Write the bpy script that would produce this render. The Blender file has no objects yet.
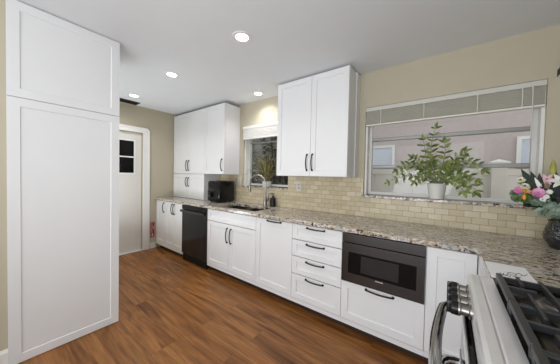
import bpy, bmesh, math, random
from mathutils import Vector as V, Matrix
R = math.radians
random.seed(7)
S = bpy.context.scene
COL = S.collection

# ---------------------------------------------------------------- camera
yaw, pitch, roll, fpx = 0.6478, -0.0239, 0.0219, 224.75
F = V((-math.sin(yaw)*math.cos(pitch), math.cos(yaw)*math.cos(pitch), math.sin(pitch)))
Rt = V((math.cos(yaw), math.sin(yaw), 0)); Up = Rt.cross(F)
r2 = Rt*math.cos(roll) + Up*math.sin(roll); u2 = Up*math.cos(roll) - Rt*math.sin(roll)
cd = bpy.data.cameras.new('camera'); cam = bpy.data.objects.new('camera', cd); COL.objects.link(cam)
cd.sensor_width = 36; cd.lens = 36*fpx/560; cd.clip_start = 0.02
M = Matrix((r2, u2, -F)).transposed().to_4x4(); M.translation = V((0, 0, 1.334)); cam.matrix_world = M
S.camera = cam

# ---------------------------------------------------------------- world, light, exposure
S.view_settings.view_transform = 'Standard'; S.view_settings.look = 'None'
S.view_settings.gamma = 1; S.view_settings.use_curve_mapping = False
S.view_settings.exposure = 0.33
w = bpy.data.worlds.new('world'); S.world = w; w.use_nodes = True
bg = w.node_tree.nodes['Background']; bg.inputs[0].default_value = (0.93, 0.96, 1, 1); bg.inputs[1].default_value = 1.15

def area(name, loc, aim, sx, sy, power, col=(1, 1, 1)):
    l = bpy.data.lights.new(name, 'AREA'); l.shape = 'RECTANGLE'; l.size = sx; l.size_y = sy; l.energy = power; l.color = col
    o = bpy.data.objects.new(name, l); COL.objects.link(o); o.location = loc
    o.rotation_euler = (V(aim)-V(loc)).to_track_quat('-Z', 'Y').to_euler()
    return o
area('added_rear_fill', (-0.8, -2.9, 1.35), (-0.8, 2, 1.3), 3.0, 2.1, 34, (0.89, 0.945, 1))  # added fill light behind the camera; no patio door is modelled there
area('added_ceiling_fill', (-0.5, -0.9, 1.3), (-0.9, 0.3, 2.476), 1.2, 1.2, 24, (0.89, 0.945, 1))  # added lamp aimed up, brightens the near ceiling; no real fixture
area('added_far_ceiling_fill', (-3.45, 0.52, .5), (-3.38, 0.85, 2.476), .6, .6, 16, (0.90, 0.95, 1))  # unseen lamp added behind the pantry to lift the far ceiling

# ---------------------------------------------------------------- materials
def mat(name, col, rough=.5, metal=0, spec=.5, **kw):
    m = bpy.data.materials.new(name); m.use_nodes = True
    b = m.node_tree.nodes['Principled BSDF']
    b.inputs['Base Color'].default_value = (*col, 1); b.inputs['Roughness'].default_value = rough
    b.inputs['Metallic'].default_value = metal; b.inputs['Specular IOR Level'].default_value = spec
    for k, v in kw.items(): b.inputs[k.replace('_', ' ')].default_value = v
    return m
class NT:
    def __init__(s, m): s.t = m.node_tree; s.b = s.t.nodes['Principled BSDF']
    def n(s, typ, **kw):
        x = s.t.nodes.new('ShaderNode'+typ)
        for k, v in kw.items():
            if k[0] == '_': setattr(x, k[1:], v)
            else: x.inputs[k.replace('_', ' ')].default_value = v
        return x
    def l(s, a, b): s.t.links.new(a, b)
    def coord(s, scale=(1, 1, 1), rot=(0, 0, 0)):
        tc = s.n('TexCoord'); mp = s.n('Mapping'); s.l(tc.outputs['Object'], mp.inputs['Vector'])
        mp.inputs['Scale'].default_value = scale; mp.inputs['Rotation'].default_value = rot
        return mp.outputs[0]
    def noise(s, vec, scale, detail=3, rough=.5, dist=0):
        x = s.n('TexNoise', Scale=scale, Detail=detail, Roughness=rough, Distortion=dist); s.l(vec, x.inputs['Vector']); return x.outputs['Fac']
    def ramp(s, fac, stops, interp='LINEAR'):
        x = s.n('ValToRGB'); s.l(fac, x.inputs[0]); cr = x.color_ramp; cr.interpolation = interp
        while len(cr.elements) < len(stops): cr.elements.new(.5)
        for e, (p, c) in zip(cr.elements, stops): e.position = p; e.color = (*c, 1) if len(c) == 3 else c
        return x.outputs[0]
    def mix(s, fac, a, b, mode='MIX'):
        x = s.n('Mix', _data_type='RGBA', _blend_type=mode)
        if isinstance(fac, (int, float)): x.inputs[0].default_value = fac
        else: s.l(fac, x.inputs[0])
        for v, i in ((a, 6), (b, 7)):
            if isinstance(v, tuple): x.inputs[i].default_value = (*v, 1)
            else: s.l(v, x.inputs[i])
        return x.outputs[2]
    def bump(s, h, strength, dist=.01):
        x = s.n('Bump', Strength=strength, Distance=dist); s.l(h, x.inputs['Height']); s.l(x.outputs[0], s.b.inputs['Normal'])
    def color(s, c): s.l(c, s.b.inputs['Base Color'])

def painted(name, col, rough, var=.03, bump=.02, scale=30):
    m = mat(name, col, rough); t = NT(m); c = t.coord()
    n = t.noise(c, scale, 4)
    a = tuple(x*(1-var) for x in col); b = tuple(min(1, x*(1+var)) for x in col)
    t.color(t.ramp(n, [(.3, a), (.7, b)])); t.bump(t.noise(c, scale*8, 2), bump, .002)
    return m
WALL = painted('beige_wall_paint', (.505, .455, .345), .75, .015, .05, 6)
CEIL = painted('ceiling_paint', (.745, .77, .795), .85, .01, .05, 6)
WHITE = painted('white_cabinet_lacquer', (.785, .79, .80), .38, .01, 0, 4)
TRIMW = painted('white_trim_paint', (.80, .79, .76), .45, .01, 0, 4)
DOORW = painted('white_door_paint', (.70, .68, .64), .45, .01, 0, 4)
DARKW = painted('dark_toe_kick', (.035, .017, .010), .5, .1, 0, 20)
BLACKM = mat('black_bronze_metal', (.012, .011, .011), .35, .6)
BLACKP = mat('black_gloss_plastic', (.006, .006, .006), .22, 0, .35)
BLACKMAT = mat('black_matte_plastic', (.007, .007, .007), .45, 0, .3)
BLKGLASS = mat('black_glass', (.003, .003, .003), .06, 0, .18)
BLKSTEEL = mat('black_stainless', (.088, .089, .092), .22, .95)
DWSTEEL = mat('dark_dishwasher_steel', (.060, .062, .066), .16, .8)
IRON = mat('cast_iron', (.045, .046, .048), .34, .3)
CHROME = mat('chrome', (.75, .75, .75), .10, 1)
DCHROME = mat('dark_chrome', (.5, .5, .51), .08, 1)
NICKEL = mat('brushed_nickel', (.33, .31, .285), .28, 1)
ALU = mat('window_aluminium', (.27, .265, .25), .4, .4)
ALUW = mat('window_white_vinyl', (.66, .65, .62), .5)
PLATE = mat('white_plastic_plate', (.64, .62, .55), .4)
def brushed():
    m = mat('brushed_stainless', (.97, .97, .98), .30, .6); t = NT(m); c = t.coord((4, 4, 200))
    t.color(t.ramp(t.noise(c, 3, 3), [(.3, (.90, .90, .91)), (.7, (.97, .97, .98))])); return m
STEEL = brushed()
BURN = mat('burner_steel', (.34, .31, .28), .35, .9)

def wood_floor():
    m = mat('wood_plank_floor', (.2, .1, .05), .38, spec=.32); t = NT(m)
    c = t.coord()
    br = t.n('TexBrick', _offset=.37, _offset_frequency=2, Scale=1, Mortar_Size=.0012, Mortar_Smooth=.3, Brick_Width=1.25, Row_Height=.185, Bias=0)
    br.inputs['Color1'].default_value = (0, 0, 0, 1); br.inputs['Color2'].default_value = (1, 1, 1, 1); br.inputs['Mortar'].default_value = (.5, .5, .5, 1)
    t.l(c, br.inputs['Vector'])
    # per-plank offset of the grain
    sep = t.n('SeparateColor'); t.l(br.outputs['Color'], sep.inputs[0])
    mul = t.n('Math', _operation='MULTIPLY'); t.l(sep.outputs[0], mul.inputs[0]); mul.inputs[1].default_value = 37
    cb = t.n('CombineXYZ'); t.l(mul.outputs[0], cb.inputs[2]); t.l(mul.outputs[0], cb.inputs[0])
    add = t.n('VectorMath', _operation='ADD'); t.l(t.coord((.6, 6.5, 1)), add.inputs[0]); t.l(cb.outputs[0], add.inputs[1])
    g1 = t.noise(add.outputs[0], 1.7, 6, .58, 1.5)
    add2 = t.n('VectorMath', _operation='ADD'); t.l(t.coord((2, 45, 1)), add2.inputs[0]); t.l(cb.outputs[0], add2.inputs[1])
    g2 = t.noise(add2.outputs[0], 2.0, 4, .6, .3)
    add3 = t.n('VectorMath', _operation='ADD'); t.l(t.coord((.8, 5, 1)), add3.inputs[0]); t.l(cb.outputs[0], add3.inputs[1])
    g3 = t.noise(add3.outputs[0], 1.5, 3, .55, .8)
    base = t.ramp(g1, [(.24, (.080, .024, .005)), (.40, (.185, .068, .016)), (.54, (.285, .116, .031)), (.72, (.40, .182, .057))])
    fine = t.ramp(g2, [(.32, (.5, .5, .5)), (.62, (1.25, 1.25, 1.25))])
    k = t.mix(.5, base, fine, 'MULTIPLY')
    dark = t.ramp(g3, [(.32, (.50, .45, .42)), (.42, (1, 1, 1))])
    k = t.mix(.8, k, dark, 'MULTIPLY')
    tone = t.ramp(sep.outputs[0], [(0, (.90, .90, .90)), (1, (1.10, 1.10, 1.10))])
    k = t.mix(.8, k, tone, 'MULTIPLY')
    seam = t.ramp(br.outputs['Fac'], [(0, (1, 1, 1)), (1, (.75, .72, .70))])
    k = t.mix(.75, k, seam, 'MULTIPLY')
    t.color(k); t.bump(g2, .06, .002)
    return m
WOOD = wood_floor()

def granite():
    m = mat('granite', (.5, .45, .38), .13, spec=.4); t = NT(m)
    c = t.coord((1, 3.6, 3.6), (0, 0, R(-7))); ci = t.coord()
    big = t.noise(c, 2.7, 7, .66, 2.0)
    base = t.ramp(big, [(.30, (.045, .04, .04)), (.38, (.24, .23, .235)), (.44, (.66, .60, .50)), (.485, (.26, .18, .12)), (.53, (.72, .67, .59)), (.60, (.30, .31, .34)), (.66, (.64, .63, .63)), (.74, (.10, .10, .105))])
    mid = t.noise(c, 14, 5, .7, 1.0)
    base = t.mix(.8, base, t.ramp(mid, [(.33, (.12, .10, .09)), (.44, (.85, .85, .85)), (.60, (1.35, 1.30, 1.24))]), 'MULTIPLY')
    sp = t.noise(t.coord((1, 1.3, 1.3)), 36, 3, .6)
    msk = t.ramp(t.noise(c, 7, 3, .6, 1), [(.42, (.25, .25, .25)), (.54, (1, 1, 1))])
    dk = t.ramp(sp, [(.43, (1, 1, 1)), (.47, (0, 0, 0))])
    k = t.mix(t.mix(1.0, dk, msk, 'MULTIPLY'), base, (.018, .012, .010))
    sp2 = t.ramp(t.noise(ci, 70, 2), [(.61, (0, 0, 0)), (.67, (1, 1, 1))])
    k = t.mix(sp2, k, (.74, .70, .63))
    t.color(k); return m
GRAN = granite()

def tile():
    m = mat('travertine_subway_tile', (.6, .55, .45), .4); t = NT(m)
    tc = t.n('TexCoord'); sx = t.n('SeparateXYZ'); t.l(tc.outputs['Object'], sx.inputs[0])
    cb = t.n('CombineXYZ'); t.l(sx.outputs[0], cb.inputs[0]); t.l(sx.outputs[2], cb.inputs[1])
    br = t.n('TexBrick', _offset=.5, Scale=1, Mortar_Size=.0022, Mortar_Smooth=.4, Brick_Width=.1046, Row_Height=.0538, Bias=0)
    br.inputs['Color1'].default_value = (.51, .43, .28, 1); br.inputs['Color2'].default_value = (.64, .56, .405, 1); br.inputs['Mortar'].default_value = (.33, .275, .19, 1)
    t.l(cb.outputs[0], br.inputs['Vector'])
    n = t.noise(t.coord((1, 1, 2)), 22, 5, .6)
    k = t.mix(.6, br.outputs['Color'], t.ramp(n, [(.3, (.88, .86, .83)), (.7, (1.06, 1.06, 1.06))]), 'MULTIPLY')
    t.color(k)
    inv = t.n('Math', _operation='SUBTRACT'); inv.inputs[0].default_value = 1; t.l(br.outputs['Fac'], inv.inputs[1])
    t.bump(inv.outputs[0], .5, .003); return m
TILE = tile()

def glass_mat(name, tint=(.96, .97, .97), refl=.06):
    m = bpy.data.materials.new(name); m.use_nodes = True; t = m.node_tree; t.nodes.clear()
    o = t.nodes.new('ShaderNodeOutputMaterial'); mx = t.nodes.new('ShaderNodeMixShader')
    a = t.nodes.new('ShaderNodeBsdfTransparent'); a.inputs[0].default_value = (*tint, 1)
    g = t.nodes.new('ShaderNodeBsdfGlossy'); g.inputs['Roughness'].default_value = .02
    fr = t.nodes.new('ShaderNodeFresnel'); fr.inputs[0].default_value = 1.3
    t.links.new(fr.outputs[0], mx.inputs[0]); t.links.new(a.outputs[0], mx.inputs[1]); t.links.new(g.outputs[0], mx.inputs[2]); t.links.new(mx.outputs[0], o.inputs[0])
    return m
GLASS = glass_mat('window_glass')
def emit(name, col, s):
    m = mat(name, (.9, .9, .9)); b = m.node_tree.nodes['Principled BSDF']
    b.inputs['Emission Color'].default_value = (*col, 1); b.inputs['Emission Strength'].default_value = s; return m
LAMP = emit('lamp_diffuser', (1, .97, .92), 9)
STUCCO = painted('pink_beige_stucco', (.44, .375, .35), .9, .04, .3, 14)
FENCE = painted('white_vinyl_fence', (.64, .60, .53), .6, .03, 0, 6)
SLAT = mat('pale_blue_louvre', (.70, .73, .78), .5)
BLIND = mat('blind_vinyl', (.76, .74, .66), .5)
BLINDW = mat('blind_headrail_vinyl', (.60, .59, .54), .45)
FABRIC = painted('white_shade_fabric', (.78, .77, .74), .8, .03, .1, 40)
GROUND = painted('concrete_ground', (.36, .34, .32), .9, .1, .1, 8)
def leafmat(name, c1, c2, rough=.35):
    m = mat(name, c1, rough); t = NT(m); t.color(t.ramp(t.noise(t.coord(), 25, 2), [(.35, c1), (.65, c2)])); return m
ZZ = leafmat('glossy_green_leaf', (.06, .095, .025), (.27, .33, .085), .3)
ZZS = mat('pale_green_stem', (.17, .19, .12), .5)
OLIVE = leafmat('olive_blade_leaf', (.12, .11, .04), (.34, .31, .14), .5)
DKLEAF = leafmat('dark_shrub_leaf', (.03, .032, .02), (.10, .10, .065), .6)
DKBLADE = leafmat('dark_blade_leaf', (.006, .011, .007), (.016, .03, .015), .65)
EUC = leafmat('eucalyptus_leaf', (.07, .115, .08), (.30, .38, .30), .6)
FERN = leafmat('bouquet_green_leaf', (.05, .10, .03), (.17, .25, .06), .5)
STEMG = mat('flower_stem_green', (.05, .09, .03), .5)
PINK = leafmat('pink_petal', (.55, .10, .30), (.75, .28, .48), .6)
MAG = leafmat('magenta_petal', (.45, .06, .24), (.78, .38, .55), .6)
ORANGE = leafmat('orange_petal', (.80, .26, .02), (.85, .42, .08), .5)
CREAM = leafmat('cream_petal', (.70, .66, .45), (.82, .80, .66), .6)
WHITEP = leafmat('white_petal', (.76, .75, .68), (.86, .85, .80), .6)
PINKL = leafmat('pale_pink_petal', (.75, .42, .52), (.85, .66, .68), .6)
BUDG = leafmat('yellow_green_bud', (.30, .31, .05), (.46, .43, .09), .5)
CENT = mat('brown_flower_centre', (.18, .10, .02), .8)
CERAM = mat('white_ceramic', (.72, .70, .66), .25)
SOIL = mat('potting_soil', (.03, .02, .014), .95)
PAPER = mat('white_card', (.93, .93, .94), .5)
INK = mat('black_ink', (.01, .01, .01), .6)
RED = mat('red_sign_plastic', (.30, .014, .014), .4)
SIGNW = mat('white_sign_ink', (.75, .62, .60), .5)
BROWN = mat('sink_composite', (.030, .024, .020), .35)
def vase_mat():
    m = mat('hammered_dark_silver', (.10, .11, .11), .16, .85); t = NT(m)
    v = t.n('TexVoronoi', Scale=75); t.l(t.coord(), v.inputs['Vector']); t.bump(v.outputs['Distance'], .9, .006); return m
VASE = vase_mat()

# ---------------------------------------------------------------- mesh builder
WL = {}
class MB:
    def __init__(s): s.v = []; s.f = []
    def add(s, vs, fs):
        k = len(s.v); s.v += [V(x) for x in vs]; s.f += [tuple(i+k for i in f) for f in fs]; return s
    def box(s, x0, x1, y0, y1, z0, z1):
        return s.add([(x, y, z) for x in (x0, x1) for y in (y0, y1) for z in (z0, z1)],
                     [(0, 1, 3, 2), (4, 6, 7, 5), (0, 4, 5, 1), (2, 3, 7, 6), (0, 2, 6, 4), (1, 5, 7, 3)])
    def cbox(s, x0, x1, y0, y1, z0, z1, b):      # box with chamfered edges
        bm = bmesh.new(); t = MB().box(x0, x1, y0, y1, z0, z1)
        vs = [bm.verts.new(p) for p in t.v]
        for f in t.f: bm.faces.new([vs[i] for i in f])
        bmesh.ops.recalc_face_normals(bm, faces=bm.faces)
        bmesh.ops.bevel(bm, geom=list(bm.edges), offset=b, segments=2, affect='EDGES', profile=.5)
        bm.verts.index_update()
        s.add([v.co.copy() for v in bm.verts], [[v.index for v in f.verts] for f in bm.faces]); bm.free(); return s
    def tube(s, pts, r, n=8, cap=True):
        pts = [V(p) for p in pts]; rs = r if isinstance(r, (list, tuple)) else [r]*len(pts)
        t0 = (pts[1]-pts[0]).normalized(); a = t0.orthogonal().normalized(); k = len(s.v)
        for i, p in enumerate(pts):
            t = (pts[min(i+1, len(pts)-1)]-pts[max(i-1, 0)]).normalized()
            a = (a-t*a.dot(t)).normalized(); b = t.cross(a)
            s.v += [p+(a*math.cos(2*math.pi*j/n)+b*math.sin(2*math.pi*j/n))*rs[i] for j in range(n)]
        for i in range(len(pts)-1):
            s.f += [(k+i*n+j, k+i*n+(j+1) % n, k+(i+1)*n+(j+1) % n, k+(i+1)*n+j) for j in range(n)]
        if cap: s.f += [tuple(k+j for j in reversed(range(n))), tuple(k+(len(pts)-1)*n+j for j in range(n))]
        return s
    def lathe(s, c, prof, n=24, ax=2, cap=True):
        k = len(s.v); c = V(c)
        for r, h in prof:
            for j in range(n):
                a = 2*math.pi*j/n; p = [r*math.cos(a), r*math.sin(a), h]
                if ax == 0: p = [h, p[0], p[1]]
                if ax == 1: p = [p[1], h, p[0]]
                s.v.append(c+V(p))
        for i in range(len(prof)-1):
            s.f += [(k+i*n+j, k+i*n+(j+1) % n, k+(i+1)*n+(j+1) % n, k+(i+1)*n+j) for j in range(n)]
        if cap: s.f += [tuple(k+j for j in reversed(range(n))), tuple(k+(len(prof)-1)*n+j for j in range(n))]
        return s
    def cells(s, us, vs, keep, d0, d1, ax):       # watertight slab on a grid with cells left out; ax = thickness axis
        def P(u, v, d): return {2: (u, v, d), 1: (u, d, v), 0: (d, u, v)}[ax]
        idx = {}
        def g(i, j, d):
            key = (i, j, d)
            if key not in idx: idx[key] = len(s.v); s.v.append(V(P(us[i], vs[j], (d0, d1)[d])))
            return idx[key]
        nu, nv = len(us)-1, len(vs)-1
        K = lambda i, j: 0 <= i < nu and 0 <= j < nv and keep(i, j)
        for i in range(nu):
            for j in range(nv):
                if not K(i, j): continue
                for d in (0, 1): s.f.append((g(i, j, d), g(i+1, j, d), g(i+1, j+1, d), g(i, j+1, d)))
                if not K(i-1, j): s.f.append((g(i, j, 0), g(i, j+1, 0), g(i, j+1, 1), g(i, j, 1)))
                if not K(i+1, j): s.f.append((g(i+1, j, 0), g(i+1, j+1, 0), g(i+1, j+1, 1), g(i+1, j, 1)))
                if not K(i, j-1): s.f.append((g(i, j, 0), g(i+1, j, 0), g(i+1, j, 1), g(i, j, 1)))
                if not K(i, j+1): s.f.append((g(i, j+1, 0), g(i+1, j+1, 0), g(i+1, j+1, 1), g(i, j+1, 1)))
        return s
    def prism(s, poly, y0, y1):                   # polygon in x,z extruded along y
        n = len(poly)
        return s.add([(x, y0, z) for x, z in poly]+[(x, y1, z) for x, z in poly],
                     [tuple(range(n)), tuple(reversed(range(n, 2*n)))]+[(i, i+n, (i+1) % n+n, (i+1) % n) for i in range(n)])
    def leaf(s, p, d, up, L, W, curl=.15, fold=.18):
        p = V(p); d = V(d).normalized(); up = V(up)
        sd = d.cross(up)
        if sd.length < 1e-4: sd = d.orthogonal()
        sd.normalize(); nn = sd.cross(d).normalized()
        row = []
        for t, wd in ((.0, .10), (.22, .75), (.5, 1.0), (.78, .66), (1, 0.03)):
            c = p+d*L*t-nn*curl*L*t*t
            row.append([c-sd*W*.5*wd+nn*fold*W*.5*wd, c, c+sd*W*.5*wd+nn*fold*W*.5*wd])
        k = len(s.v)
        for r in row: s.v += r
        for i in range(4):
            for j in range(2): s.f.append((k+i*3+j, k+i*3+j+1, k+(i+1)*3+j+1, k+(i+1)*3+j))
        return s
    def xf(s, m, start=0):
        for i in range(start, len(s.v)): s.v[i] = m @ s.v[i]
        return s
    def build(s, name, m, parent=None, smooth=False, fix=True, ang=35):
        me = bpy.data.meshes.new(name); o = V((0, 0, 0)) if parent is None else WL[parent.name]
        me.from_pydata([v-o for v in s.v], [], s.f); me.update()
        if fix:
            bm = bmesh.new(); bm.from_mesh(me); bmesh.ops.recalc_face_normals(bm, faces=bm.faces); bm.to_mesh(me); bm.free()
        if smooth: me.shade_smooth(); me.set_sharp_from_angle(angle=R(ang))
        me.materials.append(m)
        ob = bpy.data.objects.new(name, me); COL.objects.link(ob)
        if parent is not None: ob.parent = parent
        WL[ob.name] = o
        return ob
def tag(o, label=None, cat=None, group=None, kind=None):
    if label: o['label'] = label
    if cat: o['category'] = cat
    if group: o['group'] = group
    if kind: o['kind'] = kind
    return o
def thing(name, loc, label, cat, group=None):
    o = bpy.data.objects.new(name, None); COL.objects.link(o); o.location = loc; o.empty_display_size = .05
    WL[o.name] = V(loc); return tag(o, label, cat, group)
def struct(name, mb, m, parent=None, **kw):
    o = mb.build(name, m, parent, **kw)
    if parent is None: o['kind'] = 'structure'
    return o
def bez(p0, p1, p2, n=8):
    p0, p1, p2 = V(p0), V(p1), V(p2)
    return [p0*(1-t)**2+p1*2*t*(1-t)+p2*t*t for t in [i/n for i in range(n+1)]]

# ---------------------------------------------------------------- room shell
YW, YF, XL, XR, H = 2.516, 1.88, -4.236, .85, 2.476
struct('floor', MB().box(-4.4, 1.0, -3.0, 2.7, -.05, 0), WOOD)
struct('ceiling', MB().box(-4.4, 1.0, -3.0, 2.7, H, H+.05), CEIL)
W1 = (-.755, .551, 1.13, 2.10); W2 = (-2.65, -1.76, 1.155, 2.113); YT = YW+.17
xs = [XL, W2[0], W2[1], W1[0], W1[1], XR+.15]; zs = [0, W1[2], W2[2], W1[3], W2[3], H]
def wallkeep(i, j):
    if i == 1 and 2 <= j <= 3: return False
    if i == 3 and 1 <= j <= 2: return False
    return True
wb = struct('wall_back', MB().cells(xs, zs, wallkeep, YW, YT, 1), WALL)
xs2 = [-3.233, W2[0], W2[1], W1[0], W1[1], XR]; zs2 = [.9145, W1[2], W2[2], 1.349]
def tkeep(i, j):
    if i == 1 and j >= 2: return False
    if i == 3 and j >= 1: return False
    return True
bs = struct('backsplash', MB().cells(xs2, zs2, tkeep, YW-.009, YW, 1), TILE, wb)
bs['label'] = 'beige travertine subway tile backsplash'
DY0, DY1, DZ = .89, 1.665, 2.03
struct('wall_left', MB().cells([.02, DY0, DY1, YW], [0, DZ, H], lambda i, j: not (i == 1 and j == 0), XL-.14, XL, 0), WALL)
struct('wall_hall', MB().box(XL, -2.362, .0, .098, 0, H), WALL)
struct('wall_front', MB().box(-2.50, -2.362, -3, -.002, 0, H), WALL)
struct('wall_right', MB().box(XR, XR+.12, -3, YW-.002, 0, H), WALL)
struct('baseboard_left', MB().cbox(XL, XL+.014, 1.785, 1.885, 0, .105, .003), TRIMW)
struct('baseboard_front', MB().box(-2.362, -2.345, -2.9, .0945, 0, .105).prism([(-2.362, .105), (-2.345, .105), (-2.355, .125), (-2.362, .125)], -2.9, .0945), TRIMW)

# door in the far wall
tr = MB().box(XL, XL+.018, DY1, DY1+.105, 0, DZ+.085).box(XL, XL+.018, DY0-.105, DY0, 0, DZ+.085).box(XL, XL+.018, DY0, DY1, DZ, DZ+.085)
tr.box(XL+.018, XL+.026, DY1+.080, DY1+.105, 0, DZ+.085).box(XL+.018, XL+.026, DY0-.105, DY1+.105, DZ+.060, DZ+.085)
struct('trim_1', tr, TRIMW)
dx0, dx1 = XL-.075, XL-.035
d = struct('door_1', MB().cells([DY0+.006, 1.015, 1.545, DY1-.008], [.012, 1.335, 1.885, DZ-.006], lambda i, j: not (i == 1 and j == 1), dx0, dx1, 0), DOORW)
fr = MB().cells([.99, 1.02, 1.538, 1.56], [1.315, 1.342, 1.875, 1.90], lambda i, j: not (i == 1 and j == 1), dx1, dx1+.012, 0)
fr.box(dx1-.012, dx1+.006, 1.02, 1.538, 1.598, 1.618).box(dx1-.012, dx1+.006, 1.262, 1.280, 1.342, 1.875)
struct('window_frame', fr, TRIMW, d)
struct('window_pane', MB().box(dx0+.012, dx0+.018, 1.015, 1.545, 1.335, 1.885), BLKGLASS, d)
struct('door_knob', MB().lathe((dx1, .965, .95), [(.028, 0), (.028, .006), (.011, .01), (.011, .035), (.026, .045), (.026, .062), (.012, .07)], 16, 0), NICKEL, d, smooth=True)
struct('threshold', MB().box(XL-.14, XL+.005, DY0, DY1, 0, .011), TRIMW, d)

# ---------------------------------------------------------------- windows
def window(name, Wn, yg, rails, fw=.028, jamb=.02):
    x0, x1, z0, z1 = Wn
    j = struct(name, MB().cells([x0, x0+jamb, x1-jamb, x1], [z0, z0+.004, z1-jamb, z1], lambda i, k: not (i == 1 and k in (0, 1)), YW+.030, YT, 1), TRIMW)
    a, b = x0+jamb, x1-jamb; c = z0+.032; e = z1-jamb
    fm = MB().cells([a, a+fw, b-fw, b], [c, c+fw, e-fw, e], lambda i, k: not (i == 1 and k == 1), yg-.025, yg+.02, 1)
    struct('sash_frame', fm, ALUW, j)
    for z, h in rails:
        struct('rail', MB().cbox(a+fw, b-fw, yg-.022, yg+.015, z-h/2, z+h/2, .004), ALU, j)
    struct('pane', MB().box(a+fw, b-fw, yg-.002, yg+.002, c+fw, e-fw), GLASS, j)
    return j
wn1 = window('window_1', W1, 2.645, [(1.762, .034), (1.468, .034)])
struct('sill', MB().cbox(W1[0]-.012, W1[1]+.012, YW-.03, YT, W1[2], W1[2]+.026, .004), GRAN, wn1)
wn2 = window('window_2', W2, 2.645, [(1.86, .02), (1.42, .02)])
struct('sill', MB().cbox(W2[0], W2[1], YW-.02, YT, W2[2], W2[2]+.02, .004), GRAN, wn2)

# ---------------------------------------------------------------- counter + base cabinets
CT, CU, CE = .914, .876, 1.855
SX0, SX1, SY0, SY1 = -2.60, -1.845, 1.950, 2.340
ct = MB().cells([XL+.002, SX0, SX1, .155, .848], [1.337, CE, SY0, SY1, YW-.001],
                lambda i, j: not ((i < 3 and j == 0) or (i == 1 and j == 2)), CU, CT, 2)
o = ct.build('countertop', GRAN); tag(o, 'speckled beige and grey granite countertop running along the window wall', 'countertop')
bv = o.modifiers.new('edge', 'BEVEL'); bv.width = .004; bv.segments = 2; bv.limit_method = 'ANGLE'

def shaker(mb, w, h, t=.02, rail=.058, dep=.009):
    """front at y=0 looking to -y, x 0..w, z 0..h"""
    r = min(rail, h*.28); q = .004
    A = [(0, 0, 0), (w, 0, 0), (w, 0, h), (0, 0, h)]
    B = [(rail, 0, r), (w-rail, 0, r), (w-rail, 0, h-r), (rail, 0, h-r)]
    C = [(rail+q, dep, r+q), (w-rail-q, dep, r+q), (w-rail-q, dep, h-r-q), (rail+q, dep, h-r-q)]
    D = [(0, t, 0), (w, t, 0), (w, t, h), (0, t, h)]
    f = []
    for i in range(4):
        n = (i+1) % 4
        f += [(i, n, 4+n, 4+i), (4+i, 4+n, 8+n, 8+i), (i, 12+i, 12+n, n)]
    f += [(8, 9, 10, 11), (12, 15, 14, 13)]
    return mb.add(A+B+C+D, f)
def door(name, parent, x0, x1, z0, z1, y, g=.0018, rail=.058):
    mb = shaker(MB(), x1-x0-2*g, z1-z0-2*g, rail=rail); mb.xf(Matrix.Translation((x0+g, y, z0+g)))
    return mb.build(name, WHITE, parent)
def pull(parent, c, L, vert):
    """arched bow pull with flared feet, standing off the door toward -y"""
    mb = MB(); n = 10
    for k in range(1): pass
    pts = [(-L/2, -.004, 0)]+[(-L/2+L*i/n, -.016-.016*math.sin(math.pi*i/n), 0) for i in range(n+1)]+[(L/2, -.004, 0)]
    mb.tube(pts, [.006]+[.0062]*(n+1)+[.006], 8)
    for sx in (-1, 1): mb.lathe((sx*L/2, 0, 0), [(.0105, -.001), (.0105, -.006), (.0065, -.018)], 10, 1)
    m = Matrix.Translation(c)
    if vert: m = m @ Matrix.Rotation(R(90), 4, 'Y')
    mb.xf(m)
    h = mb.build('handle', BLACKM, parent, smooth=True); h['label'] = 'black arched pull'; return h
def carcass(x0, x1, y0, y1, z0, z1, t=.018, top=False):
    mb = MB().box(x0, x0+t, y0, y1, z0, z1).box(x1-t, x1, y0, y1, z0, z1).box(x0+t, x1-t, y0, y1, z0, z0+t).box(x0+t, x1-t, y1-.01, y1, z0+t, z1)
    if top: mb.box(x0+t, x1-t, y0, y1-.01, z1-t, z1)
    return mb
DF = 1.879     # door front plane
ZB, ZT = .120, .868
def base(x0, x1, label, kick=True):
    x0 += .0006; x1 -= .0006
    r = thing('base_cabinet', ((x0+x1)/2, 2.2, 0), label, 'cabinet')
    carcass(x0, x1, DF+.021, 2.50, .078, CU-.001).box(x0, x1, DF+.003, DF+.0209, .078, .1165).build('body', WHITE, r)
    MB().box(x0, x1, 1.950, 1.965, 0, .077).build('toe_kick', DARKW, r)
    return r
b = base(-4.20, -3.875, 'narrow white base cabinet with one door beside the far wall corner')
D = door('door', b, -4.20, -3.875, ZB, ZT, DF); pull(D, (-3.91, DF, .76), .16, True)
MB().box(XL+.003, -4.2015, DF+.02, DF+.04, .1, CU-.002).build('filler', WHITE, b)
b = base(-3.875, -3.315, 'white two-door base cabinet left of the black dishwasher')
D = door('door', b, -3.875, -3.595, ZB, ZT, DF); pull(D, (-3.625, DF, .76), .16, True)
D = door('door', b, -3.595, -3.315, ZB, ZT, DF); pull(D, (-3.562, DF, .76), .16, True)
b = base(-2.672, -1.752, 'wide white sink base cabinet with two doors under a plain drawer front')
door('false_front', b, -2.672, -1.752, .715, ZT, DF)
D = door('door', b, -2.672, -2.212, ZB, .711, DF); pull(D, (-2.247, DF, .567), .18, True)
D = door('door', b, -2.212, -1.752, ZB, .711, DF); pull(D, (-2.176, DF, .567), .18, True)
b = base(-1.752, -1.252, 'white tall-front pull-out base cabinet with one horizontal pull, left of the drawers')
D = door('door', b, -1.752, -1.252, ZB, ZT, DF); pull(D, (-1.487, DF, .852), .18, False)
b = base(-1.252, -.730, 'white base cabinet with a stack of four drawers left of the microwave')
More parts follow.
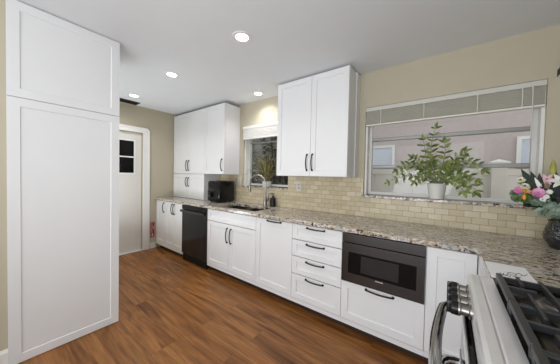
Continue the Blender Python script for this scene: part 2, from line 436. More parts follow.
for za, zb in ((.716, ZT), (.548, .712), (.372, .544), (ZB, .368)):
    D = door('drawer', b, -1.252, -.730, za, zb, DF, rail=.055); pull(D, (-.991, DF, {.716: .845, .548: .685, .372: .515, ZB: .345}[za]), .18, False)
b = base(-.730, -.114, 'white base cabinet holding the microwave drawer above one deep drawer')
MB().box(-.711, -.133, DF+.02, 2.49, .44, .455).build('shelf', WHITE, b)
D = door('drawer', b, -.730, -.114, ZB, .452, DF); pull(D, (-.418, DF, .430), .20, False)
b = base(-.114, .155, 'narrow white base cabinet with a plain door beside the range')
door('door', b, -.114, .1545, ZB, ZT, DF)
# corner unit beside the range
r = thing('corner_cabinet', (.5, 1.9, 0), 'white corner base cabinet with a flat side panel next to the stainless range', 'cabinet')
MB().box(.180, .845, 1.342, 2.50, .078, CU-.001).build('body', WHITE, r)
MB().box(.158, .1795, 1.342, DF+.019, .078, CU-.002).build('side_panel', WHITE, r)
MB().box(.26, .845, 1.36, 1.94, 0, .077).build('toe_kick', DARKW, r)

# dishwasher
r = thing('dishwasher', (-2.99, 2.2, 0), 'black steel dishwasher with a bar handle between white base cabinets', 'dishwasher')
x0, x1 = -3.312, -2.676
MB().box(x0+.01, x1-.01, 1.90, 2.48, .10, CU-.004).build('body', BLACKMAT, r)
D = MB().cbox(x0, x1, 1.866, 1.899, .125, .865, .004).build('door', DWSTEEL, r)
MB().box(x0+.002, x1-.002, 1.864, 1.8665, .815, .862).build('control_strip', BLKGLASS, D)
h = MB().cbox(x0+.02, x1-.02, 1.818, 1.836, .765, .800, .005)
for sx in (x0+.05, x1-.05): h.cbox(sx-.012, sx+.012, 1.834, 1.8665, .770, .795, .003)
h.build('handle', BLKSTEEL, D)
MB().box(x0+.005, x1-.005, 1.886, 1.898, .012, .122).build('toe_panel', BLACKMAT, r)

# microwave drawer
r = thing('microwave_drawer', (-.42, 2.1, .456), 'dark stainless microwave drawer with a black window built into the white base cabinets', 'microwave')
x0, x1 = -.724, -.120
MB().box(x0+.03, x1-.03, DF+.022, 2.30, .458, .862).build('body', BLACKMAT, r)
MB().cells([x0, x0+.055, x1-.05, x1], [.455, .535, .712, .786], lambda i, j: not (i == 1 and j == 1), 1.866, DF+.018, 1).build('drawer_front', BLKSTEEL, r)
f = MB().box(x0+.055, x1-.05, 1.870, 1.888, .535, .712).build('window', BLKGLASS, r)
MB().box(x0+.16, x1-.165, 1.8685, 1.8702, .556, .694).build('inner_screen', mat('microwave_screen', (.016, .015, .015), .12), f)
MB().cbox(x0, x1, 1.869, DF+.018, .790, .866, .003).build('control_panel', BLKSTEEL, r)
lg = MB()
for i in range(7): lg.box(-.447+i*.0085, -.447+i*.0085+.005, 1.8648, 1.8662, .520, .527)
lg.build('badge', SIGNW, r)

# sink, faucet, soap, air fryer
r = thing('kitchen_sink', (-2.25, 2.12, .70), 'dark undermount double-bowl sink set into the granite counter', 'sink')
sk = MB()
for a, c in ((SX0, -2.232), (-2.208, SX1)):
    sk.box(a, a+.012, SY0, SY1, .70, CU-.001).box(c-.012, c, SY0, SY1, .70, CU-.001).box(a+.012, c-.012, SY0, SY0+.012, .70, CU-.001).box(a+.012, c-.012, SY1-.012, SY1, .70, CU-.001).box(a+.012, c-.012, SY0+.012, SY1-.012, .70, .712)
sk.box(-2.232, -2.208, SY0, SY1, .78, CU-.001).build('basin', BROWN, r)
for xx in (-2.41, -2.03): MB().lathe((xx, 2.13, .712), [(.042, 0), (.042, .003), (.03, .004), (.012, .001)], 16).build('drain', NICKEL, r)
fb = V((-2.065, 2.392, CT))
r = thing('kitchen_faucet', fb, 'brushed nickel gooseneck faucet standing behind the sink', 'faucet')
MB().lathe(fb, [(.030, 0), (.030, .006), (.024, .012), (.024, .095), (.021, .10), (.021, .13), (.0135, .14)], 20).build('base', NICKEL, r, smooth=True)
arc = [fb+V((0, 0, .13)), fb+V((0, 0, .32))]
for i in range(1, 13):
    a = math.pi*i/12; arc.append(fb+V((-.125*(1-math.cos(a)), -.05*(1-math.cos(a))*.5, .32+.115*math.sin(a))))
arc.append(arc[-1]+V((-.004, 0, -.03)))
MB().tube(arc, .0135, 12).build('spout', NICKEL, r, smooth=True)
e = arc[-1]
MB().lathe(e, [(.0145, .005), (.018, -.005), (.021, -.085), (.018, -.095)], 14).build('spray_head', NICKEL, r, smooth=True)
MB().tube([fb+V((.018, 0, .085)), fb+V((.05, -.005, .087)), fb+V((.062, -.005, .10)), fb+V((.072, -.01, .185))], [.013, .012, .009, .007], 10).build('lever', NICKEL, r, smooth=True)
p = V((-1.965, 2.44, CT))
r = thing('soap_dispenser', p, 'black soap pump bottle on the counter right of the faucet', 'soap bottle')
MB().lathe(p, [(.036, 0), (.041, .004), (.041, .105), (.032, .122), (.013, .130), (.013, .140)], 20).build('bottle', BLACKMAT, r, smooth=True)
MB().lathe(p, [(.016, .139), (.016, .152), (.005, .153), (.005, .175), (.010, .176), (.010, .186)], 14).tube([p+V((0, 0, .181)), p+V((-.02, -.032, .180)), p+V((-.022, -.036, .170))], .005, 8).build('pump', BLACKMAT, r, smooth=True)

r = thing('air_fryer', (-2.865, 2.24, CT), 'black air fryer on the counter beneath the single-door wall cabinet', 'air fryer')
ax0, ax1, ay0, ay1 = -3.045, -2.745, 2.13, 2.43
MB().cbox(ax0, ax1, ay0, ay1, CT+.012, 1.245, .028).build('body', BLACKP, r, smooth=True)
for sx in (ax0+.05, ax1-.05):
    for sy in (ay0+.05, ay1-.05): MB().lathe((sx, sy, CT), [(.014, 0), (.014, .013)], 10).build('foot', BLACKMAT, r)
bk = MB().cbox(ax0+.025, ax1-.025, ay0-.012, ay0+.02, CT+.03, 1.10, .01).build('basket', BLACKMAT, r, smooth=True)
MB().cbox(-2.92, -2.87, ay0-.075, ay0-.008, 1.0, 1.075, .01).build('basket_handle', BLACKP, bk, smooth=True)
MB().cbox(ax0+.05, ax1-.05, ay0-.004, ay0+.01, 1.13, 1.215, .003).build('control_panel', BLKGLASS, r)
MB().lathe((-2.895, 2.28, 1.243), [(.085, 0), (.085, .006), (.06, .008)], 24).build('top_vent', BLACKMAT, r)

# ---------------------------------------------------------------- wall cabinets
UY = 2.199
def wallcab(name, x0, x1, z0, z1, label):
    x0 += .0006; x1 -= .0006
    r = thing(name, ((x0+x1)/2, 2.35, z0), label, 'cabinet')
    carcass(x0, x1, UY+.021, YW-.002, z0, z1, top=True).build('body', WHITE, r); return r
r = wallcab('counter_cabinet', -4.222, -3.237, CT+.0015, 1.347, 'short white two-door cabinet standing on the counter left of the air fryer')
D = door('door', r, -4.205, -3.722, CT+.004, 1.345, UY); pull(D, (-3.757, UY, 1.205), .15, True)
D = door('door', r, -3.722, -3.237, CT+.004, 1.345, UY); pull(D, (-3.687, UY, 1.205), .15, True)
MB().box(-4.222, -4.2055, UY+.002, UY+.02, CT+.002, 1.345).build('filler', WHITE, r)
r = wallcab('wall_cabinet', -4.222, -3.237, 1.349, 2.432, 'tall white two-door wall cabinet in the far corner, stacked over the counter cabinet')
D = door('door', r, -4.205, -3.722, 1.352, 2.430, UY); pull(D, (-3.757, UY, 1.495), .17, True)
D = door('door', r, -3.722, -3.237, 1.352, 2.430, UY); pull(D, (-3.687, UY, 1.495), .17, True)
MB().box(-4.222, -4.2055, UY+.002, UY+.02, 1.352, 2.430).build('filler', WHITE, r)
r = wallcab('wall_cabinet', -3.236, -2.738, 1.352, 2.432, 'single-door white wall cabinet above the air fryer')
D = door('door', r, -3.236, -2.738, 1.354, 2.430, UY); pull(D, (-2.780, UY, 1.495), .17, True)
r = wallcab('wall_cabinet', -1.725, -.828, 1.345, 2.458, 'white two-door wall cabinet hanging between the sink window and the big window')
D = door('door', r, -1.725, -1.252, 1.347, 2.456, UY); pull(D, (-1.290, UY, 1.500), .175, True)
D = door('door', r, -1.252, -.828, 1.347, 2.456, UY); pull(D, (-1.222, UY, 1.500), .175, True)
MB().box(-.8275, -.819, 2.40, YW-.002, 1.346, 2.457).build('scribe_strip', WHITE, r)

# pantry
r = thing('pantry_cabinet', (-2.65, .41, 0), 'floor-to-ceiling white pantry cabinet in the left foreground', 'cabinet')
PX = -2.336
MB().box(-2.94, PX-.021, .0990, .727, .0, 2.470).build('body', WHITE, r)
def pdoor(z0, z1):
    mb = shaker(MB(), .632, z1-z0, rail=.058, dep=.006)
    mb.xf(Matrix.Translation((PX, .0950, z0)) @ Matrix.Rotation(R(90), 4, 'Z'))
    return mb.build('door', WHITE, r)
pdoor(1.832, 2.468); pdoor(.006, 1.828)

# ---------------------------------------------------------------- range
r = thing('gas_range', (.45, .93, 0), 'stainless steel double-oven gas range with black grates in the right foreground', 'stove')
RY0, RY1, RX = .562, 1.328, .082
MB().box(RX+.03, .80, RY0, RY1, .02, .895).build('body', STEEL, r)
for sx in (.14, .76):
    for sy in (RY0+.04, RY1-.04): MB().lathe((sx, sy, 0), [(.018, 0), (.018, .021)], 10).build('foot', BLACKMAT, r)
nose = [(.160, .895), (.160, .914), (.122, .916), (.118, .913), (.112, .916), (.090, .914), (.080, .906), (.076, .893), (.080, .810), (.11, .800), (.112, .895)]
MB().prism(nose, RY0, RY1).build('control_panel', STEEL, r)
ctp = MB().box(.160, .80, RY0, RY1, .895, .902).box(.160, .172, RY0, RY1, .902, .914).box(.785, .80, RY0, RY1, .902, .93).box(.172, .785, RY0, RY0+.012, .902, .914).box(.172, .785, RY1-.012, RY1, .902, .914)
ctp.build('cooktop', mat('dark_cooktop_steel', (.05, .046, .042), .22, .8), r)
for ky in (1.262, 1.197, 1.130, 1.064, .66):
    k = MB().lathe((.078, ky, .858), [(.026, 0), (.026, -.006), (.0185, -.009), (.0185, -.030), (.024, -.034), (.024, -.040)], 20, 0).build('knob', NICKEL, r, smooth=True)
    MB().lathe((.078, ky, .858), [(.0245, -.0395), (.0245, -.058), (.021, -.062)], 20, 0).cbox(.004, .022, ky-.006, ky+.006, .836, .880, .003).build('knob_cap', BLACKP, k, smooth=True)
def oven_door(z0, z1, hz, nm):
    d = MB().cbox(.062, .110, RY0+.004, RY1-.004, z0, z1, .006).build(nm, BLKGLASS, r)
    MB().box(.0605, .0635, RY0+.08, RY1-.08, z0+.04, z1-.075).build('glass_window', BLKGLASS, d)
    MB().cbox(.057, .0625, RY0+.01, RY1-.01, z1-.05, z1-.006, .002).build('trim_strip', STEEL, d)
    ya, yb = RY0+.06, RY1-.09
    pts = [(.060, yb+.004, hz), (.035, yb, hz+.003), (.010, yb-.015, hz+.005), (-.006, yb-.045, hz+.005)]
    n = 10
    pts += [(-.010-.012*math.sin(math.pi*i/n), yb-.08-(yb-ya-.16)*i/n, hz+.005) for i in range(n+1)]
    pts += [(-.006, ya+.045, hz+.005), (.010, ya+.015, hz+.005), (.035, ya, hz+.003), (.060, ya-.004, hz)]
    MB().tube(pts, .0175, 14).build('handle', DCHROME, d, smooth=True)
oven_door(.575, .798, .785, 'upper_oven_door')
oven_door(.12, .570, .545, 'lower_oven_door')
# burners
for bx, by in ((.31, 1.17), (.62, 1.17), (.31, .72), (.62, .72), (.46, .945)):
    b = MB().lathe((bx, by, .902), [(.062, 0), (.060, .008), (.045, .012), (.042, .020), (.046, .022)], 24).build('burner', BURN, r, smooth=True)
    MB().lathe((bx, by, .923), [(.040, -.002), (.042, .004), (.036, .009), (.01, .010)], 24).build('burner_cap', IRON, b, smooth=True)
# grates: three sections along the front
def grate(y0, y1):
    z0, z1 = .934, .956; g = MB(); t = .010
    x0, x1 = .163, .765
    g.cbox(x0, x0+.018, y0, y1, z0, z1, .003).cbox(x1-.016, x1, y0, y1, z0, z1, .003)
    g.cbox(x0, x1, y0, y0+t, z0-.012, z1-.010, .003).cbox(x0, x1, y1-t, y1, z0-.012, z1-.010, .003)
    ym = (y0+y1)/2
    for cx in (x0+.062, x0+.245, x0+.43):
        g.cbox(cx-.0048, cx+.0048, y0, ym-.040, z0, z1, .002).cbox(cx-.0048, cx+.0048, ym+.040, y1, z0, z1, .002)
    for cx in (x0+.122, x0+.335):
        g.cbox(cx-.0048, cx+.0048, y0, y1, z0, z1, .002)
    g.cbox(x0, x0+.09, ym-.0048, ym+.0048, z0, z1-.002, .002).cbox(x0+.155, x0+.30, ym-.0048, ym+.0048, z0, z1-.002, .002).cbox(x0+.37, x1, ym-.0048, ym+.0048, z0, z1-.002, .002)
    for fx in (x0+.01, x1-.01):
        for fy in (y0+.012, y1-.012): g.cbox(fx-.009, fx+.009, fy-.009, fy+.009, .903, z0+.002, .002)
    g.build('grate', IRON, r)
grate(1.030, 1.284); grate(.776, 1.027); grate(.580, .773)

# card lying on the counter by the range
r = thing('printed_card', (.23, 1.46, CT), 'white card with black handwriting-like lettering on the granite beside the range', 'card')
MB().box(.158, .302, 1.342, 1.585, CT+.0002, CT+.003).build('card', PAPER, r)
sq = MB(); zc = CT+.0034
def stroke(pts): sq.tube([(x, y, zc) for x, y in pts], .0013, 5)
for k, (x, y) in enumerate([(.196, 1.392), (.207, 1.396), (.219, 1.392)]):
    stroke([(x, y+.030), (x-.003, y+.012), (x, y), (x+.005, y+.004), (x+.007, y+.016)])
stroke([(.236+.014*math.cos(a)-.0, 1.44+.016*math.sin(a)) for a in [i*.5 for i in range(14)]])
stroke([(.250, 1.45), (.262, 1.47), (.270, 1.455), (.264, 1.44), (.277, 1.45), (.289, 1.475)])
stroke([(.232, 1.398), (.243, 1.41), (.250, 1.40), (.258, 1.415)])
sq.build('lettering', INK, r)

# ---------------------------------------------------------------- wall items
def outlet(x, z, label):
    y = YW-.009
    r = thing('wall_outlet', (x, y, z), label, 'outlet')
    MB().cbox(x-.037, x+.037, y-.006, y, z-.058, z+.058, .003).build('cover_plate', PLATE, r)
    for dz in (-.022, .022): MB().cbox(x-.016, x+.016, y-.009, y-.0055, z+dz-.014, z+dz+.014, .002).build('socket', mat('socket_grey', (.42, .41, .40), .5), r)
outlet(-1.585, 1.21, 'white wall outlet on the tiles under the hanging two-door wall cabinet')
outlet(-2.715, 1.245, 'white wall outlet on the tiles between the air fryer and the sink window')
# sign
r = thing('fire_extinguisher_sign', (XL, 1.83, .19), 'small red vertical sign low on the wall beside the door', 'sign')
MB().box(XL+.0005, XL+.004, 1.792, 1.866, .195, .470).build('board', RED, r)
mk = MB().box(XL+.004, XL+.0046, 1.797, 1.799, .201, .464).box(XL+.004, XL+.0046, 1.859, 1.861, .201, .464).box(XL+.004, XL+.0046, 1.797, 1.861, .201, .203).box(XL+.004, XL+.0046, 1.797, 1.861, .462, .464)
yc = 1.829
mk.add([(XL+.0046, yc-.006, .275), (XL+.0046, yc+.006, .275), (XL+.0046, yc+.006, .243), (XL+.0046, yc+.02, .243), (XL+.0046, yc, .210), (XL+.0046, yc-.02, .243), (XL+.0046, yc-.006, .243)], [tuple(range(7))])
mk.build('arrow_and_border', SIGNW, r, fix=False)
def text(s, size, m4, m, parent, name='lettering', ex=.0004):
    cu = bpy.data.curves.new('t', 'FONT'); cu.body = s; cu.size = size; cu.align_x = 'CENTER'; cu.align_y = 'CENTER'; cu.extrude = ex; cu.resolution_u = 3
    to = bpy.data.objects.new('t', cu); COL.objects.link(to)
    bpy.context.view_layer.update()
    me = bpy.data.meshes.new_from_object(to.evaluated_get(bpy.context.evaluated_depsgraph_get()))
    bpy.data.objects.remove(to); me.transform(Matrix.Translation(-WL[parent.name]) @ m4)
    me.materials.clear(); me.materials.append(m)
    ob = bpy.data.objects.new(name, me); COL.objects.link(ob); ob.parent = parent; WL[ob.name] = WL[parent.name]; return ob
# text plane facing +X, reading top to bottom
base_m = Matrix(((0, 0, 1, 0), (0, 1, 0, 0), (-1, 0, 0, 0), (0, 0, 0, 1)))
text('FIRE', .034, Matrix.Translation((XL+.0048, yc+.013, .370)) @ base_m, SIGNW, r)
text('EXTINGUISHER', .026, Matrix.Translation((XL+.0048, yc-.013, .370)) @ base_m, SIGNW, r)
# floating shelf fragment at the right
r = thing('floating_shelf', (.72, 2.4, 2.09), 'dark shelf end high on the beige wall right of the big window', 'shelf')
MB().cbox(.592, XR-.002, 2.27, YW-.001, 2.098, 2.150, .003).build('board', BLACKMAT, r)
MB().cbox(.592, XR-.002, 2.268, YW-.001, 2.092, 2.0975, .001).build('edge_strip', STEEL, r)

# ---------------------------------------------------------------- ceiling lights, vent
def can(x, y, label):
    r = thing('recessed_light', (x, y, H), label, 'ceiling light', 'recessed ceiling lights')
    MB().lathe((x, y, H), [(.050, -.003), (.054, -.006), (.078, -.005), (.082, -.0005), (.050, -.0005)], 32, cap=False).build('trim_ring', TRIMW, r, smooth=True, fix=True)
    MB().lathe((x, y, H), [(.0505, -.0045), (.0505, -.001)], 32).build('diffuser', LAMP, r)
    l = bpy.data.lights.new('lamp', 'SPOT'); l.energy = 13; l.spot_size = R(150); l.spot_blend = .8; l.shadow_soft_size = .06; l.color = (1, .985, .97)
    o = bpy.data.objects.new('lamp', l); COL.objects.link(o); o.location = (0, 0, -.03); o.parent = r
can(-1.403, 1.293, 'round recessed ceiling light nearest the camera')
can(-2.578, 1.313, 'round recessed ceiling light above the floor between pantry and sink cabinet, middle of its row')
can(-3.734, 1.342, 'round recessed ceiling light nearest the far door and the black vent')
can(-2.156, 2.301, 'round recessed ceiling light directly above the sink window')
r = thing('ceiling_vent', (-4.12, 1.36, H), 'black slotted air vent on the ceiling by the far wall', 'vent')
MB().cells([-4.20, -4.185, -4.045, -4.03], [1.06, 1.075, 1.525, 1.54], lambda i, j: not (i == 1 and j == 1), H-.010, H-.0005, 2).build('frame', BLACKMAT, r)
vs = MB()
for i in range(6): x = -4.18+i*.024; vs.add([(x, 1.075, H-.009), (x+.012, 1.075, H-.002), (x+.012, 1.525, H-.002), (x, 1.525, H-.009)], [(0, 1, 2, 3)])
vs.build('louvre', BLACKMAT, r, fix=False)
MB().box(-4.185, -4.045, 1.075, 1.525, H-.0015, H-.0005).build('duct_back', mat('duct_dark', (.006, .006, .006), .9), r)

# ---------------------------------------------------------------- blind and shade
r = thing('venetian_blind', (-.10, 2.54, 1.9), 'raised venetian blind with stacked slats at the top of the big window', 'blind')
bx0, bx1 = W1[0]+.004, W1[1]-.004
MB().cbox(bx0, bx1, YW-.012, YW+.045, 2.052, 2.094, .004).build('headrail', BLINDW, r)
sl = MB(); n = 11
for i in range(n):
    z = 2.042-.0122*i; y0, y1 = YW-.010, YW+.030
    k = len(sl.v); pr = [(y0, z+.0030), ((y0+y1)/2, z+.0020), (y1, z-.0035), (y1, z-.0020), ((y0+y1)/2, z+.0037), (y0, z+.0046)]
    sl.add([(bx0+.004, y, zz) for y, zz in pr]+[(bx1-.004, y, zz) for y, zz in pr], [(0, 1, 7, 6), (1, 2, 8, 7), (2, 3, 9, 8), (3, 4, 10, 9), (4, 5, 11, 10), (5, 0, 6, 11), (0, 5, 4, 3, 2, 1), (6, 7, 8, 9, 10, 11)])
sl.build('slats', BLIND, r)
MB().cbox(bx0+.003, bx1-.003, YW-.008, YW+.034, 1.898, 1.914, .004).build('bottom_rail', BLIND, r)
for xx in (-.60, -.22, .16, .42):
    MB().tube([(xx, YW-.013, 2.06), (xx+.004, YW-.0135, 1.98), (xx, YW-.012, 1.895)], .0032, 6).build('ladder_cord', BLIND, r)
MB().tube([(.475, YW-.018, 2.06), (.476, YW-.020, 1.90), (.474, YW-.018, 1.66)], .0045, 8).build('tilt_wand', BLINDW, r)
r = thing('window_shade', (-2.2, 2.54, 1.92), 'white pleated shade raised at the top of the sink window', 'shade')
MB().cbox(W2[0]+.004, W2[1]-.004, YW-.03, YW+.03, 2.065, 2.108, .004).build('headrail', TRIMW, r)
pl = [(YW-.022, 2.065)]
m_ = 7
fz = [2.065-(2.065-1.925)*i/m_ for i in range(m_+1)]
fm = MB()
for i in range(m_):
    z0, z1 = fz[i+1], fz[i]; zm = (z0+z1)/2
    for (ya, yb) in ((YW-.012, YW-.026), (YW+.012, YW+.026)):
        fm.add([(x, y, z) for x in (W2[0]+.008, W2[1]-.008) for y, z in ((ya, z0), (yb, zm), (ya, z1))], [(0, 1, 4, 3), (1, 2, 5, 4)])
fm.build('fabric', FABRIC, r, fix=False)
MB().cbox(W2[0]+.006, W2[1]-.006, YW-.028, YW+.028, 1.905, 1.925, .004).build('bottom_rail', TRIMW, r)

# ---------------------------------------------------------------- plants on the sills
pc = V((-.10, 2.565, W1[2]+.026))
r = thing('potted_plant', pc, 'leafy green plant with arching stems in a pale pot on the big window sill', 'plant')
MB().lathe(pc, [(.050, 0), (.056, .004), (.066, .060), (.074, .140), (.076, .146), (.070, .146), (.066, .120)], 28, cap=False).lathe(pc, [(.050, .0), (.001, .0005)], 28, cap=False).build('pot', CERAM, r, smooth=True)
MB().lathe(pc, [(.067, .124), (.03, .132), (.002, .133)], 20, cap=False).build('soil', SOIL, r)
def frond(end, ctrl, nl, ll, rnd):
    b0 = pc+V((rnd.uniform(-.03, .03), rnd.uniform(-.03, .02), .125))
    e = pc+(V(end)-pc)*.94; c = V(ctrl); pts = bez(b0, c, e, 14)
    st = MB().tube(pts, [.0062-.0042*i/14 for i in range(15)], 7).build('stem', ZZS, r, smooth=True)
    lf = MB()
    for i in range(nl):
        t = .22+.78*i/(nl-1); k = min(int(t*14), 13); q = pts[k].lerp(pts[k+1], t*14-k); d = (pts[k+1]-pts[k]).normalized()
        sd = d.cross(V((.2*rnd.uniform(-1, 1), -1, .35))).normalized()
        for s_ in (-1, 1):
            ld = (d*rnd.uniform(.45, .85)+sd*s_+V((0, rnd.uniform(-.45, .25), rnd.uniform(-.15, .25)))).normalized()
            L = ll*.80*rnd.uniform(.75, 1.15)*(1-.35*abs(t-.55))
            tip = q+ld*L
            if tip.y > 2.61: ld.y -= (tip.y-2.61)/L
            lf.leaf(q, ld, V((rnd.uniform(-.5, .5), -.75, .55)), L, L*.48, rnd.uniform(.05, .3), .12)
    d = (pts[-1]-pts[-2]); lf.leaf(pts[-1], d, (0, -.75, .5), ll*.8, ll*.36, .1)
    lf.build('foliage', ZZ, st, fix=False, smooth=True)
rn = random.Random(4)
for end, ctrl, nl, ll in [
    ((-.125, 2.46, 1.835), (-.19, 2.55, 1.52), 9, .085), ((-.215, 2.44, 1.735), (-.19, 2.52, 1.50), 7, .08),
    ((-.045, 2.45, 1.695), (-.03, 2.52, 1.50), 7, .085), ((-.435, 2.42, 1.445), (-.27, 2.49, 1.57), 8, .08),
    ((-.50, 2.40, 1.322), (-.26, 2.44, 1.44), 6, .075), ((-.27, 2.40, 1.33), (-.20, 2.47, 1.42), 5, .075),
    ((.235, 2.47, 1.455), (.06, 2.52, 1.63), 8, .08), ((.10, 2.45, 1.60), (-.01, 2.52, 1.52), 7, .08),
    ((.185, 2.40, 1.262), (.06, 2.46, 1.45), 7, .085), ((.10, 2.38, 1.255), (.02, 2.44, 1.42), 6, .08),
    ((-.155, 2.42, 1.56), (-.12, 2.50, 1.42), 6, .08), ((-.30, 2.45, 1.56), (-.22, 2.52, 1.47), 7, .08),
    ((.02, 2.43, 1.48), (-.04, 2.49, 1.42), 6, .08), ((.19, 2.48, 1.36), (.05, 2.50, 1.47), 6, .08)]:
    frond(end, ctrl, nl, ll, rn)
pc2 = V((-2.185, 2.56, W2[2]+.02))
r = thing('potted_grass', pc2, 'spiky olive plant in a small white pot on the sink window sill', 'plant')
MB().lathe(pc2, [(.050, 0), (.062, .003), (.070, .085), (.064, .085), (.060, .07)], 24, cap=False).lathe(pc2, [(.05, 0), (.001, .0005)], 24, cap=False).build('pot', CERAM, r, smooth=True)
MB().lathe(pc2, [(.062, .070), (.002, .076)], 16, cap=False).build('soil', SOIL, r)
bl = MB(); rn = random.Random(9)
for i in range(95):
    a = rn.uniform(-math.pi, math.pi); sp = rn.uniform(.10, .42); h = rn.uniform(.85, 1.1)*(.50-.62*sp)
    dx, dy = math.cos(a), math.sin(a)*.5
    ex = pc2.x+dx*sp; ey = min(2.60, pc2.y+dy*sp-.06); ez = pc2.z+.07+h-sp*sp*.7
    pts = bez(pc2+V((dx*.02, dy*.02, .07)), (pc2.x+dx*sp*.45, (ey+pc2.y)/2, pc2.z+.07+h*.95), (ex, ey, ez), 6)
    wd = rn.uniform(.009, .015); k = len(bl.v); sd = V((-dy, dx, 0))
    if sd.length < .1: sd = V((1, 0, 0))
    sd = (sd.normalized()+V((.7, 0, 0))*rn.choice((-1, 1))).normalized()
    for j, q in enumerate(pts):
        ww = wd*(1-(j/6)**2)+.0008; bl.v += [q-sd*ww, q+sd*ww]
    for j in range(6): bl.f.append((k+2*j, k+2*j+1, k+2*j+3, k+2*j+2))
bl.build('foliage', OLIVE, r, fix=False)

# ---------------------------------------------------------------- vase and flowers
vc = V((.605, 2.235, CT))
r = thing('flower_vase', vc, 'dark hammered vase holding the bouquet at the right end of the counter', 'vase')
MB().lathe(vc, [(.066, 0), (.074, .004), (.100, .045), (.106, .075), (.096, .120), (.082, .160), (.086, .178), (.081, .177), (.077, .160), (.088, .115)], 32, cap=False).lathe(vc, [(.07, 0), (.001, .001)], 32, cap=False).build('bowl', VASE, r, smooth=True)
mouth = vc+V((0, 0, .165))
BG = 'flowers and foliage in the dark vase'
def stemmed(name, head, label, cat, bloom, m):
    t = thing(name, mouth, label, cat, BG); h = V(head)
    a = mouth+V(((h.x-mouth.x)*.17, (h.y-mouth.y)*.28+(h.z-1.3)*.12, -.05))
    MB().tube(bez(a, mouth+V(((h.x-mouth.x)*.30, (h.y-mouth.y)*.45+(h.z-1.3)*.12, (h.z-mouth.z)*.60)), h, 7), .0028, 6).build('stem', STEMG, t)
    bloom(h, t, m); return t
def daisy(rad, n, layers, centre=True, tilt=V((-.25, -1, .25))):
    def f(h, t, m):
        q = tilt.to_track_quat('Z', 'Y'); pb = MB(); rn = random.Random(int(h.x*9999))
        for l in range(layers):
            for i in range(n):
                a = 2*math.pi*(i+.5*l)/n; up = .15+.75*l/max(1, layers-1) if layers > 1 else .15
                d = V((math.cos(a), math.sin(a), up)); pb.leaf(h, q @ d, q @ V((0, 0, 1)), rad*(1-.16*l), rad*.52, .15+.1*rn.random(), .15)
        pb.build('bloom', m, t, fix=False, smooth=True)
        if centre: MB().lathe((0, 0, 0), [(.001, .012), (rad*.18, .010), (rad*.24, .003), (rad*.2, 0)], 12, cap=False).xf(Matrix.Translation(h) @ q.to_matrix().to_4x4()).build('flower_centre', CENT, t)
    return f
def lily(rad, tilt=V((-.35, -.9, .35))):
    def f(h, t, m):
        q = tilt.to_track_quat('Z', 'Y'); pb = MB()
        for i in range(6):
            a = math.pi*i/3; d = V((math.cos(a), math.sin(a), .75)); pb.leaf(h, q @ d, q @ V((0, 0, 1)), rad, rad*.42, .35, .2)
        pb.build('bloom', m, t, fix=False, smooth=True)
        sb = MB()
        for i in range(5):
            a = 2*math.pi*i/5; sb.tube([h, h+(q @ V((.2*math.cos(a), .2*math.sin(a), .8)))*rad*.7], .0012, 4)
        sb.build('stamen', BUDG, t)
    return f
def bud(L, w):
    def f(h, t, m):
        MB().lathe(h, [(.002, 0), (w*.7, L*.15), (w, L*.4), (w*.75, L*.75), (w*.2, L*.97), (.0005, L)], 12).build('bloom', m, t, smooth=True)
    return f
def cushion(rad):
    return daisy(rad, 14, 5, False)
# positions (x, y, z): the left half is what the photograph shows
stemmed('lily_stem', (.522, 2.20, 1.355), 'tall yellow-green closed lily bud topping the bouquet', 'flower', bud(.125, .017), BUDG)
stemmed('lily_stem', (.495, 2.18, 1.350), 'pale pink open lily just left of the tall green bud', 'flower', lily(.042), PINKL)
stemmed('lily_stem', (.545, 2.15, 1.335), 'large white open lily at the right edge below the tall bud', 'flower', lily(.060, V((-.2, -.8, .6))), WHITEP)
stemmed('chrysanthemum_stem', (.452, 2.14, 1.268), 'round magenta pompon flower in the middle of the bouquet', 'flower', cushion(.034), MAG)
stemmed('chrysanthemum_stem', (.482, 2.13, 1.245), 'small white pompon flower touching the magenta pompon', 'flower', cushion(.0165), WHITEP)
stemmed('chrysanthemum_stem', (.500, 2.15, 1.275), 'small white pompon flower right of the magenta pompon', 'flower', cushion(.0165), WHITEP)
stemmed('chrysanthemum_stem', (.470, 2.13, 1.225), 'lowest small white pompon flower over the eucalyptus', 'flower', cushion(.0165), WHITEP)
stemmed('daisy_stem', (.375, 2.17, 1.345), 'upper cream daisy at the left side of the bouquet', 'flower', daisy(.027, 13, 2, True, V((-.3, -.6, .8))), CREAM)
stemmed('daisy_stem', (.390, 2.14, 1.305), 'lower cream daisy above the orange flower', 'flower', daisy(.029, 13, 2, True, V((.1, -.6, .8))), CREAM)
stemmed('lily_stem', (.393, 2.13, 1.268), 'orange open flower on the left side of the bouquet', 'flower', lily(.031, V((.1, -.6, .7))), ORANGE)
stemmed('daisy_stem', (.365, 2.15, 1.280), 'pink flower left of the orange one', 'flower', daisy(.026, 12, 3, False), PINK)
stemmed('lily_stem', (.390, 2.14, 1.215), 'small orange bud low on the left of the bouquet', 'flower', bud(.038, .012), ORANGE)
stemmed('chrysanthemum_stem', (.68, 2.13, 1.27), 'magenta pompon flower at the far right of the bouquet', 'flower', cushion(.034), MAG)
stemmed('daisy_stem', (.74, 2.14, 1.32), 'cream daisy at the far right of the bouquet', 'flower', daisy(.029, 13, 2, True, V((.1, -.6, .8))), CREAM)
def blades(lst, m, lw):
    def f(h, t, mm):
        pb = MB()
        for d, L in lst: pb.leaf(h, d, (-.3, -1, .2), L, L*lw, .12, .25)
        pb.build('leaf_blade', m, t, fix=False, smooth=True)
    return f
stemmed('leaf_stem', (.475, 2.18, 1.235), 'dark pointed leaf blades rising left of the pink lily', 'foliage', blades([((-.55, -.1, 1), .21), ((-.35, -.15, 1), .18), ((-.15, -.2, 1), .16)], DKBLADE, .22), None)
